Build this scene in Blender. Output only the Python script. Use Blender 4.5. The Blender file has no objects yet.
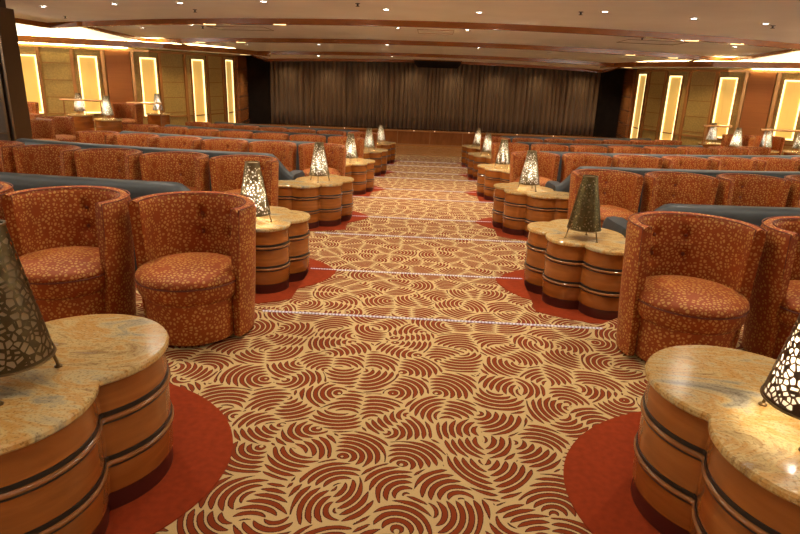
import bpy, bmesh, math, random
from math import sin, cos, pi, radians, sqrt, atan2, hypot
from mathutils import Vector, Matrix
random.seed(7)
SC = bpy.context.scene
COL = SC.collection

# ------------------------------------------------------------------ helpers
def finish(bm, name, mat, parent=None, loc=None, smooth=True, sharp=0.6):
    bmesh.ops.recalc_face_normals(bm, faces=bm.faces[:])
    if smooth:
        for f in bm.faces: f.smooth = True
        for e in bm.edges:
            if len(e.link_faces) == 2:
                try:
                    if e.calc_face_angle() > sharp: e.smooth = False
                except ValueError: pass
    me = bpy.data.meshes.new(name); bm.to_mesh(me); bm.free()
    mats = mat if isinstance(mat, (list, tuple)) else [mat]
    for m in mats: me.materials.append(m)
    o = bpy.data.objects.new(name, me); COL.objects.link(o)
    if parent: o.parent = parent
    if loc: o.location = loc
    return o

def empty(name, loc=(0, 0, 0), rz=0.0):
    o = bpy.data.objects.new(name, None); COL.objects.link(o)
    o.location = loc; o.rotation_euler = (0, 0, rz); o.empty_display_size = .1
    return o

def tag(o, label=None, cat=None, group=None, kind=None):
    if label: o['label'] = label
    if cat: o['category'] = cat
    if group: o['group'] = group
    if kind: o['kind'] = kind
    return o

def copy_tree(src, name=None, parent=None):
    c = src.copy(); COL.objects.link(c)
    if parent: c.parent = parent
    for ch in list(src.children):
        if ch.name in BANNED: continue
        copy_tree(ch, None, c)
    return c
BANNED = set()

def box(bm, x0, x1, y0, y1, z0, z1, bev=0.0):
    b = bmesh.new()
    bmesh.ops.create_cube(b, size=1)
    for v in b.verts:
        v.co = Vector(((x0 + x1) / 2 + v.co.x * (x1 - x0), (y0 + y1) / 2 + v.co.y * (y1 - y0), (z0 + z1) / 2 + v.co.z * (z1 - z0)))
    if bev: bmesh.ops.bevel(b, geom=b.edges[:], offset=bev, segments=2, affect='EDGES', profile=.6)
    me = bpy.data.meshes.new('t'); b.to_mesh(me); b.free(); bm.from_mesh(me); bpy.data.meshes.remove(me)

def tube(bm, pts, r, seg=8, closed=False):
    pts = [Vector(p) for p in pts]; n = len(pts); rings = []
    for i, p in enumerate(pts):
        a = pts[(i - 1) % n] if (closed or i > 0) else pts[i]
        b = pts[(i + 1) % n] if (closed or i < n - 1) else pts[i]
        t = (b - a).normalized()
        up = Vector((0, 0, 1)) if abs(t.z) < .92 else Vector((1, 0, 0))
        u = t.cross(up).normalized(); w = u.cross(t)
        rr = r[i] if isinstance(r, (list, tuple)) else r
        rings.append([bm.verts.new(p + (u * cos(2 * pi * k / seg) + w * sin(2 * pi * k / seg)) * rr) for k in range(seg)])
    m = n if closed else n - 1
    for i in range(m):
        A, B = rings[i], rings[(i + 1) % n]
        for k in range(seg): bm.faces.new((A[k], A[(k + 1) % seg], B[(k + 1) % seg], B[k]))
    if not closed:
        bm.faces.new(rings[0]); bm.faces.new(rings[-1][::-1])

def lathe(bm, prof, seg=48, cx=0, cy=0, closed_prof=False):
    rings = []
    for (r, z) in prof:
        if r < 1e-5: rings.append([bm.verts.new((cx, cy, z))])
        else: rings.append([bm.verts.new((cx + r * cos(2 * pi * k / seg), cy + r * sin(2 * pi * k / seg), z)) for k in range(seg)])
    n = len(rings); m = n if closed_prof else n - 1
    for i in range(m):
        A, B = rings[i], rings[(i + 1) % n]
        for k in range(seg):
            k2 = (k + 1) % seg
            if len(A) == 1 and len(B) == 1: continue
            if len(A) == 1: bm.faces.new((A[0], B[k2], B[k]))
            elif len(B) == 1: bm.faces.new((A[k], A[k2], B[0]))
            else: bm.faces.new((A[k], A[k2], B[k2], B[k]))

def prism(bm, poly, z0, z1, cap_mat=0):
    lo = [bm.verts.new((x, y, z0)) for x, y in poly]; hi = [bm.verts.new((x, y, z1)) for x, y in poly]
    n = len(poly)
    for i in range(n): bm.faces.new((lo[i], lo[(i + 1) % n], hi[(i + 1) % n], hi[i]))
    bm.faces.new(lo[::-1]); bm.faces.new(hi)

def loft(bm, sections, closed_sec=True, cap=True):
    rows = [[bm.verts.new(p) for p in s] for s in sections]
    n = len(rows[0])
    for A, B in zip(rows[:-1], rows[1:]):
        for k in range(n if closed_sec else n - 1):
            bm.faces.new((A[k], A[(k + 1) % n], B[(k + 1) % n], B[k]))
    if cap and closed_sec:
        bm.faces.new(rows[0][::-1]); bm.faces.new(rows[-1])

# ------------------------------------------------------------------ materials
def mat(name):
    m = bpy.data.materials.new(name); m.use_nodes = True
    nt = m.node_tree; nt.nodes.clear()
    out = nt.nodes.new('ShaderNodeOutputMaterial'); bs = nt.nodes.new('ShaderNodeBsdfPrincipled')
    nt.links.new(bs.outputs[0], out.inputs[0])
    return m, nt, bs, out
def N(nt, t, **kw):
    n = nt.nodes.new(t)
    for k, v in kw.items():
        if k in ('inputs',):
            for a, b in v.items(): n.inputs[a].default_value = b
        else: setattr(n, k, v)
    return n
def L(nt, a, b): nt.links.new(a, b)
def math_(nt, op, a, b=None, c=None, clamp=False):
    n = nt.nodes.new('ShaderNodeMath'); n.operation = op; n.use_clamp = clamp
    for i, v in enumerate((a, b, c)):
        if v is None: continue
        if isinstance(v, (int, float)): n.inputs[i].default_value = v
        else: L(nt, v, n.inputs[i])
    return n.outputs[0]
def vmath(nt, op, a, b=None, s=None):
    n = nt.nodes.new('ShaderNodeVectorMath'); n.operation = op
    for i, v in enumerate((a, b)):
        if v is None: continue
        if isinstance(v, (tuple, list)): n.inputs[i].default_value = v
        else: L(nt, v, n.inputs[i])
    if s is not None: n.inputs['Scale'].default_value = s
    return n
def ramp(nt, fac, stops, interp='LINEAR'):
    r = nt.nodes.new('ShaderNodeValToRGB'); r.color_ramp.interpolation = interp
    el = r.color_ramp.elements
    while len(el) < len(stops): el.new(.5)
    for e, (p, c) in zip(el, stops): e.position = p; e.color = (*c, 1)
    L(nt, fac, r.inputs[0]); return r.outputs[0]
def plain(name, col, rough=.6, metal=0, noise=0.0, nscale=6, coat=0, spec=.5, sheen=0, bump=0):
    m, nt, bs, out = mat(name)
    bs.inputs['Base Color'].default_value = (*col, 1); bs.inputs['Roughness'].default_value = rough
    bs.inputs['Metallic'].default_value = metal; bs.inputs['Coat Weight'].default_value = coat
    bs.inputs['Coat Roughness'].default_value = .12
    bs.inputs['Specular IOR Level'].default_value = spec; bs.inputs['Sheen Weight'].default_value = sheen
    if noise or bump:
        tc = N(nt, 'ShaderNodeTexCoord'); nz = N(nt, 'ShaderNodeTexNoise', inputs={'Scale': nscale, 'Detail': 5})
        L(nt, tc.outputs['Object'], nz.inputs['Vector'])
        lo = tuple(c * (1 - noise) for c in col); hi = tuple(min(1, c * (1 + noise)) for c in col)
        if noise: L(nt, ramp(nt, nz.outputs[0], [(.3, lo), (.7, hi)]), bs.inputs['Base Color'])
        if bump:
            b = N(nt, 'ShaderNodeBump', inputs={'Strength': bump, 'Distance': .01}); L(nt, nz.outputs[0], b.inputs['Height']); L(nt, b.outputs[0], bs.inputs['Normal'])
    return m
def emit(name, col, s):
    m, nt, bs, out = mat(name)
    bs.inputs['Base Color'].default_value = (*col, 1)
    bs.inputs['Emission Color'].default_value = (*col, 1); bs.inputs['Emission Strength'].default_value = s
    return m

def carpet_mat():
    m, nt, bs, out = mat('swirl_carpet')
    tc = N(nt, 'ShaderNodeTexCoord'); S = 5.5
    wob = N(nt, 'ShaderNodeTexNoise', inputs={'Scale': 1.3, 'Detail': 1})
    L(nt, tc.outputs['Object'], wob.inputs['Vector'])
    w1 = vmath(nt, 'SUBTRACT', wob.outputs['Color'], (.5, .5, .5)); w2 = vmath(nt, 'SCALE', w1.outputs[0], s=.10)
    p0 = vmath(nt, 'ADD', tc.outputs['Object'], w2.outputs[0])
    sc = vmath(nt, 'MULTIPLY', p0.outputs[0], (S, S, 0))
    v1 = N(nt, 'ShaderNodeTexVoronoi', voronoi_dimensions='2D', inputs={'Scale': 1.0, 'Randomness': .92})
    v2 = N(nt, 'ShaderNodeTexVoronoi', voronoi_dimensions='2D', feature='DISTANCE_TO_EDGE', inputs={'Scale': 1.0, 'Randomness': .92})
    L(nt, sc.outputs[0], v1.inputs['Vector']); L(nt, sc.outputs[0], v2.inputs['Vector'])
    cc = vmath(nt, 'SUBTRACT', v1.outputs['Color'], (.5, .5, 0)); cm = vmath(nt, 'MULTIPLY', cc.outputs[0], (1, 1, 0))
    cn = vmath(nt, 'NORMALIZE', cm.outputs[0]); co = vmath(nt, 'SCALE', cn.outputs[0], s=.52)
    ctr = vmath(nt, 'ADD', v1.outputs['Position'], co.outputs[0])
    dv = vmath(nt, 'SUBTRACT', sc.outputs[0], ctr.outputs[0]); dm = vmath(nt, 'MULTIPLY', dv.outputs[0], (1, 1, 0))
    d = vmath(nt, 'LENGTH', dm.outputs[0]).outputs['Value']
    f = math_(nt, 'FRACT', math_(nt, 'MULTIPLY', d, 5.9))
    a = math_(nt, 'ABSOLUTE', math_(nt, 'SUBTRACT', f, .5))
    w = math_(nt, 'MULTIPLY', math_(nt, 'SUBTRACT', v2.outputs['Distance'], .012), 6.0, clamp=True)
    wid = math_(nt, 'MULTIPLY', math_(nt, 'POWER', w, .6), .375)
    df = math_(nt, 'ADD', math_(nt, 'SUBTRACT', wid, a), .5)      # >.5 inside the stroke
    fine = N(nt, 'ShaderNodeTexNoise', inputs={'Scale': 260, 'Detail': 2}); L(nt, tc.outputs['Object'], fine.inputs['Vector'])
    df2 = math_(nt, 'ADD', df, math_(nt, 'MULTIPLY', math_(nt, 'SUBTRACT', fine.outputs[0], .5), .16))
    tan, red, dk = (.60, .425, .20), (.24, .042, .010), (.05, .010, .006)
    c = ramp(nt, df2, [(0, tan), (.49, tan), (.515, dk), (.57, dk), (.63, red), (1, red)])
    big = N(nt, 'ShaderNodeTexNoise', inputs={'Scale': 420, 'Detail': 1}); L(nt, tc.outputs['Object'], big.inputs['Vector'])
    mx = N(nt, 'ShaderNodeMixRGB', blend_type='MULTIPLY', inputs={'Fac': .55}); L(nt, c, mx.inputs[1])
    L(nt, ramp(nt, big.outputs[0], [(.3, (.6, .6, .6)), (.6, (1, 1, 1))]), mx.inputs[2])
    L(nt, mx.outputs[0], bs.inputs['Base Color']); bs.inputs['Roughness'].default_value = .95
    bs.inputs['Specular IOR Level'].default_value = .15
    return m

def fabric_mat():
    m, nt, bs, out = mat('dotted_rust_fabric')
    tc = N(nt, 'ShaderNodeTexCoord')
    v1 = N(nt, 'ShaderNodeTexVoronoi', feature='DISTANCE_TO_EDGE', inputs={'Scale': 50, 'Randomness': .85})
    v2 = N(nt, 'ShaderNodeTexVoronoi', inputs={'Scale': 50, 'Randomness': .85})
    for v in (v1, v2): L(nt, tc.outputs['Object'], v.inputs['Vector'])
    e = math_(nt, 'SUBTRACT', math_(nt, 'MULTIPLY', v1.outputs['Distance'], 1.0), math_(nt, 'MULTIPLY', v2.outputs['Distance'], .34))
    base = ramp(nt, math_(nt, 'ADD', e, .5), [(0, (.30, .056, .004)), (.515, (.30, .056, .004)), (.565, (.50, .245, .055)), (1, (.56, .29, .075))])
    nz = N(nt, 'ShaderNodeTexNoise', inputs={'Scale': 5, 'Detail': 3}); L(nt, tc.outputs['Object'], nz.inputs['Vector'])
    mx = N(nt, 'ShaderNodeMixRGB', blend_type='MULTIPLY', inputs={'Fac': .6}); L(nt, base, mx.inputs[1])
    L(nt, ramp(nt, nz.outputs[0], [(.3, (.72, .7, .7)), (.65, (1, 1, 1))]), mx.inputs[2])
    L(nt, mx.outputs[0], bs.inputs['Base Color'])
    bs.inputs['Roughness'].default_value = .62; bs.inputs['Specular IOR Level'].default_value = .35
    bs.inputs['Sheen Weight'].default_value = .05; bs.inputs['Sheen Tint'].default_value = (1, .5, .25, 1)
    return m

def wood_mat(name, c1, c2, rough=.28, scale=(3, 3, 22), coat=.4, ring=1.2):
    m, nt, bs, out = mat(name)
    tc = N(nt, 'ShaderNodeTexCoord'); mp = N(nt, 'ShaderNodeMapping'); mp.inputs['Scale'].default_value = scale
    L(nt, tc.outputs['Object'], mp.inputs[0])
    nz = N(nt, 'ShaderNodeTexNoise', inputs={'Scale': 1.0, 'Detail': 6, 'Distortion': ring}); L(nt, mp.outputs[0], nz.inputs['Vector'])
    L(nt, ramp(nt, nz.outputs[0], [(.25, c1), (.7, c2)]), bs.inputs['Base Color'])
    bs.inputs['Roughness'].default_value = rough; bs.inputs['Coat Weight'].default_value = coat; bs.inputs['Coat Roughness'].default_value = .1
    return m

def granite_mat():
    m, nt, bs, out = mat('golden_granite')
    tc = N(nt, 'ShaderNodeTexCoord'); geo = N(nt, 'ShaderNodeNewGeometry')
    mp = N(nt, 'ShaderNodeMapping'); mp.inputs['Scale'].default_value = (4, 9, 4); mp.inputs['Rotation'].default_value = (0, 0, .5)
    L(nt, geo.outputs['Position'], mp.inputs[0])
    n1 = N(nt, 'ShaderNodeTexNoise', inputs={'Scale': .62, 'Detail': 10, 'Roughness': .68, 'Distortion': 1.2}); L(nt, mp.outputs[0], n1.inputs['Vector'])
    n2 = N(nt, 'ShaderNodeTexNoise', inputs={'Scale': 120, 'Detail': 3}); L(nt, geo.outputs['Position'], n2.inputs['Vector'])
    c1 = ramp(nt, n1.outputs[0], [(.28, (.16, .13, .085)), (.37, (.38, .33, .22)), (.44, (.60, .46, .22)), (.51, (.55, .30, .08)), (.56, (.62, .46, .20)), (.63, (.36, .21, .07)), (.72, (.46, .43, .37))])
    mx = N(nt, 'ShaderNodeMixRGB', blend_type='MULTIPLY', inputs={'Fac': .6}); L(nt, c1, mx.inputs[1])
    L(nt, ramp(nt, n2.outputs[0], [(.34, (.35, .27, .18)), (.46, (.97, .97, .97)), (.7, (1.0, 1.0, 1.0))]), mx.inputs[2])
    L(nt, mx.outputs[0], bs.inputs['Base Color']); bs.inputs['Roughness'].default_value = .17
    return m

def perforated_mat(name, scale, thr, col):
    m, nt, bs, out = mat(name)
    tc = N(nt, 'ShaderNodeTexCoord')
    v1 = N(nt, 'ShaderNodeTexVoronoi', feature='DISTANCE_TO_EDGE', inputs={'Scale': scale, 'Randomness': 1.0})
    L(nt, tc.outputs['Object'], v1.inputs['Vector'])
    v2 = N(nt, 'ShaderNodeTexVoronoi', feature='F1', inputs={'Scale': scale, 'Randomness': 1.0}); L(nt, tc.outputs['Object'], v2.inputs['Vector'])
    sep = N(nt, 'ShaderNodeSeparateColor'); L(nt, v2.outputs['Color'], sep.inputs[0])
    th = math_(nt, 'ADD', math_(nt, 'MULTIPLY', sep.outputs[0], .10), thr)
    hole = math_(nt, 'GREATER_THAN', v1.outputs['Distance'], th)
    sx = N(nt, 'ShaderNodeSeparateXYZ'); L(nt, tc.outputs['Object'], sx.inputs[0])
    inb = math_(nt, 'MULTIPLY', math_(nt, 'GREATER_THAN', sx.outputs[2], .085), math_(nt, 'LESS_THAN', sx.outputs[2], .425))
    bs.inputs['Base Color'].default_value = (*col, 1); bs.inputs['Metallic'].default_value = .75; bs.inputs['Roughness'].default_value = .38
    tr = N(nt, 'ShaderNodeBsdfTransparent'); mix = N(nt, 'ShaderNodeMixShader')
    L(nt, math_(nt, 'MULTIPLY', hole, inb), mix.inputs[0]); L(nt, bs.outputs[0], mix.inputs[1]); L(nt, tr.outputs[0], mix.inputs[2])
    L(nt, mix.outputs[0], out.inputs[0])
    return m

def liner_mat():
    m, nt, bs, out = mat('lamp_liner')
    bs.inputs['Base Color'].default_value = (.70, .58, .38, 1); bs.inputs['Roughness'].default_value = .8
    tl = N(nt, 'ShaderNodeBsdfTranslucent'); tl.inputs[0].default_value = (.75, .68, .56, 1)
    tr = N(nt, 'ShaderNodeBsdfTransparent'); tr.inputs[0].default_value = (1, .97, .9, 1)
    m1 = N(nt, 'ShaderNodeMixShader', inputs={0: .6}); L(nt, bs.outputs[0], m1.inputs[1]); L(nt, tl.outputs[0], m1.inputs[2])
    m2 = N(nt, 'ShaderNodeMixShader', inputs={0: .30}); L(nt, m1.outputs[0], m2.inputs[1]); L(nt, tr.outputs[0], m2.inputs[2])
    L(nt, m2.outputs[0], out.inputs[0])
    return m

def led_dots():
    m, nt, bs, out = mat('step_light_beads')
    tc = N(nt, 'ShaderNodeTexCoord'); sx = N(nt, 'ShaderNodeSeparateXYZ'); L(nt, tc.outputs['Object'], sx.inputs[0])
    s = math_(nt, 'SINE', math_(nt, 'MULTIPLY', sx.outputs[0], 300))
    g = math_(nt, 'GREATER_THAN', s, -.2)
    bs.inputs['Base Color'].default_value = (.35, .3, .3, 1)
    bs.inputs['Emission Color'].default_value = (.80, .74, .86, 1)
    L(nt, math_(nt, 'MULTIPLY', g, .45), bs.inputs['Emission Strength'])
    return m

M = dict(
    carpet=carpet_mat(), fabric=fabric_mat(), granite=granite_mat(),
    redcarpet=plain('red_carpet', (.26, .036, .009), .95, noise=.12, nscale=40, spec=.1),
    piping=plain('dark_rust_piping', (.15, .027, .009), .6),
    button=plain('tuft_button', (.20, .05, .02), .5),
    foot=plain('dark_foot', (.02, .012, .01), .5),
    tablewood=wood_mat('honey_wood', (.23, .070, .012), (.38, .125, .022), .22, (2.2, 2.2, 14)),
    plinth=plain('dark_red_plinth', (.07, .012, .008), .35),
    blackband=plain('black_inlay', (.018, .012, .009), .4),
    bead=wood_mat('copper_bead', (.20, .075, .022), (.30, .12, .036), .16, (4, 4, 20)),
    sofa=plain('slate_leather', (.026, .034, .040), .5, noise=.15, nscale=9, bump=.1),
    shade_fine=perforated_mat('perforated_bronze_fine', 50, .15, (.13, .095, .045)),
    shade_wide=perforated_mat('perforated_bronze_wide', 50, .07, (.085, .06, .024)),
    shade_dark=perforated_mat('perforated_bronze_dark', 50, .17, (.09, .068, .022)),
    shade_right=perforated_mat('perforated_bronze_open', 62, .07, (.10, .06, .035)),
    liner=liner_mat(),
    lampmetal=plain('aged_bronze', (.17, .11, .045), .35, .8),
    bulb=emit('warm_bulb', (1, .93, .82), 70),
    bulb_off=plain('unlit_bulb', (.7, .65, .55), .3),
    ceil=plain('cream_ceiling', (.82, .86, .88), .55, noise=.05, nscale=1.6),
    beam=wood_mat('glossy_cherry', (.22, .065, .009), (.32, .105, .016), .24, (1.5, 9, 9), .35),
    ring=plain('brushed_ring', (.6, .55, .48), .3, .9),
    lens=emit('downlight_lens', (1, .95, .84), 30),
    sprink=plain('dark_metal', (.06, .05, .045), .4, .5),
    olive=plain('olive_fabric_panel', (.38, .265, .075), .55, noise=.2, nscale=30),
    bronze=plain('bronze_trim', (.55, .27, .09), .25, .45),
    brown=wood_mat('ribbed_brown_panel', (.26, .085, .016), (.34, .115, .022), .55, (1, 1, 40), 0),
    reddishwood=wood_mat('varnished_pillar', (.36, .115, .025), (.50, .18, .045), .14, (3, 3, 8), .8),
    gold=emit('backlit_gold_panel', (.78, .49, .12), .42),
    led=emit('warm_led', (1, .80, .36), 1.7),
    cove=emit('cove_led', (1, .78, .38), 30),
    curtain=None, darkwall=plain('black_wall', (.014, .009, .006), .9, noise=.2, spec=.1),
    postwall=wood_mat('dark_walnut', (.030, .015, .006), (.050, .025, .010), .6, (2, 2, 10), 0),
    stagewood=wood_mat('stage_front_wood', (.20, .065, .016), (.28, .10, .026), .2, (6, 2, 2)),
    parquet=wood_mat('dance_parquet', (.34, .15, .045), (.46, .22, .075), .25, (1.5, 10, 1)),
    leddots=led_dots(), nosing=plain('step_nosing', (.12, .04, .02), .5),
    smalllens=emit('stage_edge_light', (1, .8, .5), 1),
)
mm, nt, bs, out = mat('brown_velvet_curtain')
tc = N(nt, 'ShaderNodeTexCoord'); mp = N(nt, 'ShaderNodeMapping'); mp.inputs['Scale'].default_value = (7, 1, .4); L(nt, tc.outputs['Object'], mp.inputs[0])
nz = N(nt, 'ShaderNodeTexNoise', inputs={'Scale': 1.4, 'Detail': 4}); L(nt, mp.outputs[0], nz.inputs['Vector'])
L(nt, ramp(nt, nz.outputs[0], [(.3, (.13, .078, .038)), (.7, (.22, .135, .065))]), bs.inputs['Base Color'])
bs.inputs['Roughness'].default_value = .8; bs.inputs['Sheen Weight'].default_value = .3
M['curtain'] = mm

# ------------------------------------------------------------------ plan of the room
ROW_C = [3.13, 5.85, 8.50, 11.15, 13.80]                 # chair rows at the aisle
STEP_A = [3.44, 5.95, 8.66, 11.40, 14.10]                # half steps in the aisle
STEP_B = [4.54, 7.09, 9.80, 12.60, 15.35]
TABLE_Y = [1.87, 4.50, 7.17, 9.90, 12.75, 15.60]
CURV = [.035, .035, .04, .045, .055, .055]
AW = .84                                                 # half width of the aisle
def sag(k, X):
    a = abs(X) - 1.5
    return CURV[min(max(k, 0), 5)] * a * a if a > 0 else 0.0
def sag_t(k, X):
    a = abs(X) - 1.5
    return 2 * CURV[min(max(k, 0), 5)] * a * (1 if X > 0 else -1) if a > 0 else 0.0
H = .14

# ---- floor: terraces, each a solid slab, in one object
bm = bmesh.new()
BACK, ENDY = -3.0, 17.2
def slab(pts_lo, pts_hi, z, depth=.45):
    """pts_lo / pts_hi: near and far edge polylines with the same x samples"""
    poly = list(pts_lo) + list(pts_hi)[::-1]
    top_lo = [bm.verts.new((x, y, z)) for x, y in pts_lo]; top_hi = [bm.verts.new((x, y, z)) for x, y in pts_hi]
    bot_lo = [bm.verts.new((x, y, z - depth)) for x, y in pts_lo]; bot_hi = [bm.verts.new((x, y, z - depth)) for x, y in pts_hi]
    n = len(pts_lo)
    for i in range(n - 1):
        bm.faces.new((top_lo[i], top_lo[i + 1], top_hi[i + 1], top_hi[i]))
        bm.faces.new((bot_lo[i + 1], bot_lo[i], bot_hi[i], bot_hi[i + 1]))
        bm.faces.new((top_hi[i], top_hi[i + 1], bot_hi[i + 1], bot_hi[i]))
        bm.faces.new((bot_lo[i], bot_lo[i + 1], top_lo[i + 1], top_lo[i]))
    for i in (0, n - 1):
        bm.faces.new((top_lo[i], top_hi[i], bot_hi[i], bot_lo[i]))
# aisle
ys = [BACK]; lv = []
for k in range(5): ys += [STEP_A[k], STEP_B[k]]
ys.append(ENDY)
for i in range(len(ys) - 1):
    slab([(-AW, ys[i]), (AW, ys[i])], [(-AW, ys[i + 1]), (AW, ys[i + 1])], -.07 * i)
def offx(x): return .03 if x < 1.15 else (.22 if x > 1.35 else .03 + .19 * (x - 1.15) / .2)
# seating terraces, left and right, out to the side platforms
xs = [AW, 1.0, 1.15, 1.25, 1.35] + [1.5 + 9.0 * i / 24 for i in range(25)]
for s in (-1, 1):
    for k in range(6):
        lo = [(s * x, BACK if k == 0 else STEP_A[k - 1] + offx(x) + sag(k - 1, x)) for x in xs]
        hi = [(s * x, (STEP_A[k] + offx(x) + sag(k, x)) if k < 5 else ENDY) for x in xs]
        hi = [(x, max(y, l[1] + .02)) for (x, y), l in zip(hi, lo)]
        slab(lo, hi, -H * k)
floor = finish(bm, 'floor', M['carpet'], smooth=False); tag(floor, kind='structure')

# raised side platforms
for s, nm, pz, near in ((-1, 'left', -.10, 11.9), (1, 'right', -.30, 12.75)):
    bm = bmesh.new(); e0 = 6.25 if s < 0 else 6.08
    prism(bm, [(s * e0, near), (s * 10.3, near), (s * 10.3, 12.8), (s * 9.1, 13.55), (s * 8.0, 14.25), (s * 6.93, 15.1), (s * 6.5, 15.9), (s * 6.15, 15.9), (s * 6.08, 12.95), (s * e0, 12.9)][::s], -.6, pz)
    o = finish(bm, 'floor_platform_' + nm, M['carpet'], smooth=False); tag(o, kind='structure')

bm = bmesh.new(); prism(bm, [(-6.25, 9.7), (-6.25, 11.9), (-10.3, 11.9), (-10.3, 9.7)], -.6, -.25)
tag(finish(bm, 'floor_step_left', M['carpet'], smooth=False), kind='structure')
# dance floor and stage
bm = bmesh.new(); box(bm, -7.2, 7.2, ENDY, 20.72, -1.2, -.82)
tag(finish(bm, 'floor_dance', M['parquet'], smooth=False), kind='structure')
bm = bmesh.new(); box(bm, -7.2, 7.2, 20.72, 23.5, -1.2, -.30)
tag(finish(bm, 'floor_stage', M['stagewood'], smooth=False), kind='structure')
bm = bmesh.new(); box(bm, -7.2, 7.2, 20.66, 20.74, -.34, -.29, .008)
for i in range(-6, 7): box(bm, i * 1.1 - .012, i * 1.1 + .012, 20.695, 20.72, -.82, -.34)
box(bm, -7.2, 7.2, 20.69, 20.72, -.82, -.74)
tag(finish(bm, 'trim_1', M['bronze'], smooth=False), kind='structure')
for i, x in enumerate((-2.9, -1.7, -.55, .15, 1.3, 2.0, 2.9, 4.1, -4.1)):
    bm = bmesh.new(); lathe(bm, [(0, 0), (.012, 0), (.015, .01), (.015, .02), (.0, .03)], 12)
    bmesh.ops.rotate(bm, verts=bm.verts, matrix=Matrix.Rotation(pi / 2, 3, 'X'))
    o = finish(bm, 'stage_edge_light', M['smalllens'], loc=(x, 20.66, -.30))
    tag(o, 'tiny light on the front edge of the stage, below the curtain', 'light', 'tiny lights along the stage edge')

# ---- step light strips
def strip(y, z, xa, xb, k):
    bm = bmesh.new(); box(bm, xa, xb, y - .006, y + .006, z - .002, z + .006)
    o = finish(bm, 'step_light_strip', M['leddots'], smooth=False)
    ordn = ['nearest', 'second', 'third', 'fourth', 'fifth', 'sixth', 'seventh', 'eighth', 'ninth', 'tenth'][k]
    tag(o, ('%s beaded light strip across the patterned aisle carpet' % ordn) if k == 0 else '%s beaded light strip across the aisle, counted from the near end' % ordn, 'light strip', 'light strips on the aisle steps')
n = 0
for k in range(5):
    strip(STEP_A[k] - .012, -H * k, -1.08 if k else -.92, 1.08 if k else 1.17, n); n += 1
    strip(STEP_B[k] - .012, -H * k - .07, -.84, .84, n); n += 1

# ---- red carpet inlays that follow the steps
def fz(X, Y):
    if abs(X) < AW:
        z = 0
        for k in range(5):
            if Y > STEP_A[k]: z -= .07
            if Y > STEP_B[k]: z -= .07
        return z
    z = 0
    for k in range(5):
        if Y > STEP_A[k] + offx(abs(X)) + sag(k, X): z -= H
    return z
def breaks(X):
    if abs(X) < AW: return sorted(STEP_A + STEP_B)
    return [STEP_A[k] + offx(abs(X)) + sag(k, X) for k in range(5)]
def red_inlay(s, i):
    cy = TABLE_Y[i] - .0; cx = 1.43; ax, ay = .80, .66
    if i == 5: ay = .6
    bm = bmesh.new(); nn = 48
    xs_ = [cx - ax + 2 * ax * (1 - cos(pi * q / nn)) / 2 for q in range(nn + 1)]
    # put a column boundary exactly on the aisle edge
    j = min(range(len(xs_)), key=lambda q: abs(xs_[q] - AW)); xs_[j] = AW
    for a, b in zip(xs_[:-1], xs_[1:]):
        mid = (a + b) / 2
        def ext(x): return ay * sqrt(max(0, 1 - ((x - cx) / ax) ** 2))
        ea, eb = ext(a), ext(b)
        cuts = [q for q in breaks(mid) if cy - max(ea, eb) < q < cy + max(ea, eb)]
        segs = [-1e9] + cuts + [1e9]
        for u, v in zip(segs[:-1], segs[1:]):
            pa0, pa1 = min(max(cy - ea, u), v), max(min(cy + ea, v), u); pb0, pb1 = min(max(cy - eb, u), v), max(min(cy + eb, v), u)
            if pa1 - pa0 < 1e-4 and pb1 - pb0 < 1e-4: continue
            if v > 1e8 and u < -1e8: ym = cy
            elif v > 1e8: ym = u + .01
            elif u < -1e8: ym = v - .01
            else: ym = (u + v) / 2
            z = fz(mid * s, ym)
            P = [(a * s, pa0), (b * s, pb0), (b * s, pb1), (a * s, pa1)]
            top = [bm.verts.new((x, y, z + .004)) for x, y in P]; bot = [bm.verts.new((x, y, z - .02)) for x, y in P]
            bm.faces.new(top); bm.faces.new(bot[::-1])
            for q in range(4): bm.faces.new((top[q], bot[q], bot[(q + 1) % 4], top[(q + 1) % 4]))
    o = finish(bm, 'floor_inlay', M['redcarpet'], smooth=False); tag(o, kind='structure')
for s in (-1, 1):
    for i in range(6): red_inlay(s, i)

# ------------------------------------------------------------------ lobed drum tables
LOBES_B = [(1.035, .03, .18), (1.13, -.24, .18), (1.36, -.41, .18), (1.565, -.405, .17), (1.22, .15, .18), (1.26, -.12, .25)]
LOBES_A = [(1.09, -.045, .28), (1.15, -.41, .28), (1.46, -.52, .27), (1.70, -.40, .25), (1.46, -.12, .27)]
def outline(lobes, off, s, n=240):
    cx, cy = 1.33, sum(l[1] for l in lobes) / len(lobes) + .02
    pts = []
    for i in range(n):
        t = 2 * pi * i / n; dx, dy = cos(t), sin(t); best = 0
        for (x, y, r) in lobes:
            r = r + off; ex, ey = x - cx, y - cy; b = ex * dx + ey * dy; q = r * r - (ex * ex + ey * ey - b * b)
            if q > 0: best = max(best, b + sqrt(q))
        pts.append((s * (cx - 1.33 + dx * best), cy + dy * best))
    return pts if s > 0 else pts[::-1]
def ring_loft(bm, polys_z):
    loft(bm, [[(x, y, z) for x, y in poly] for poly, z in polys_z])
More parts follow.
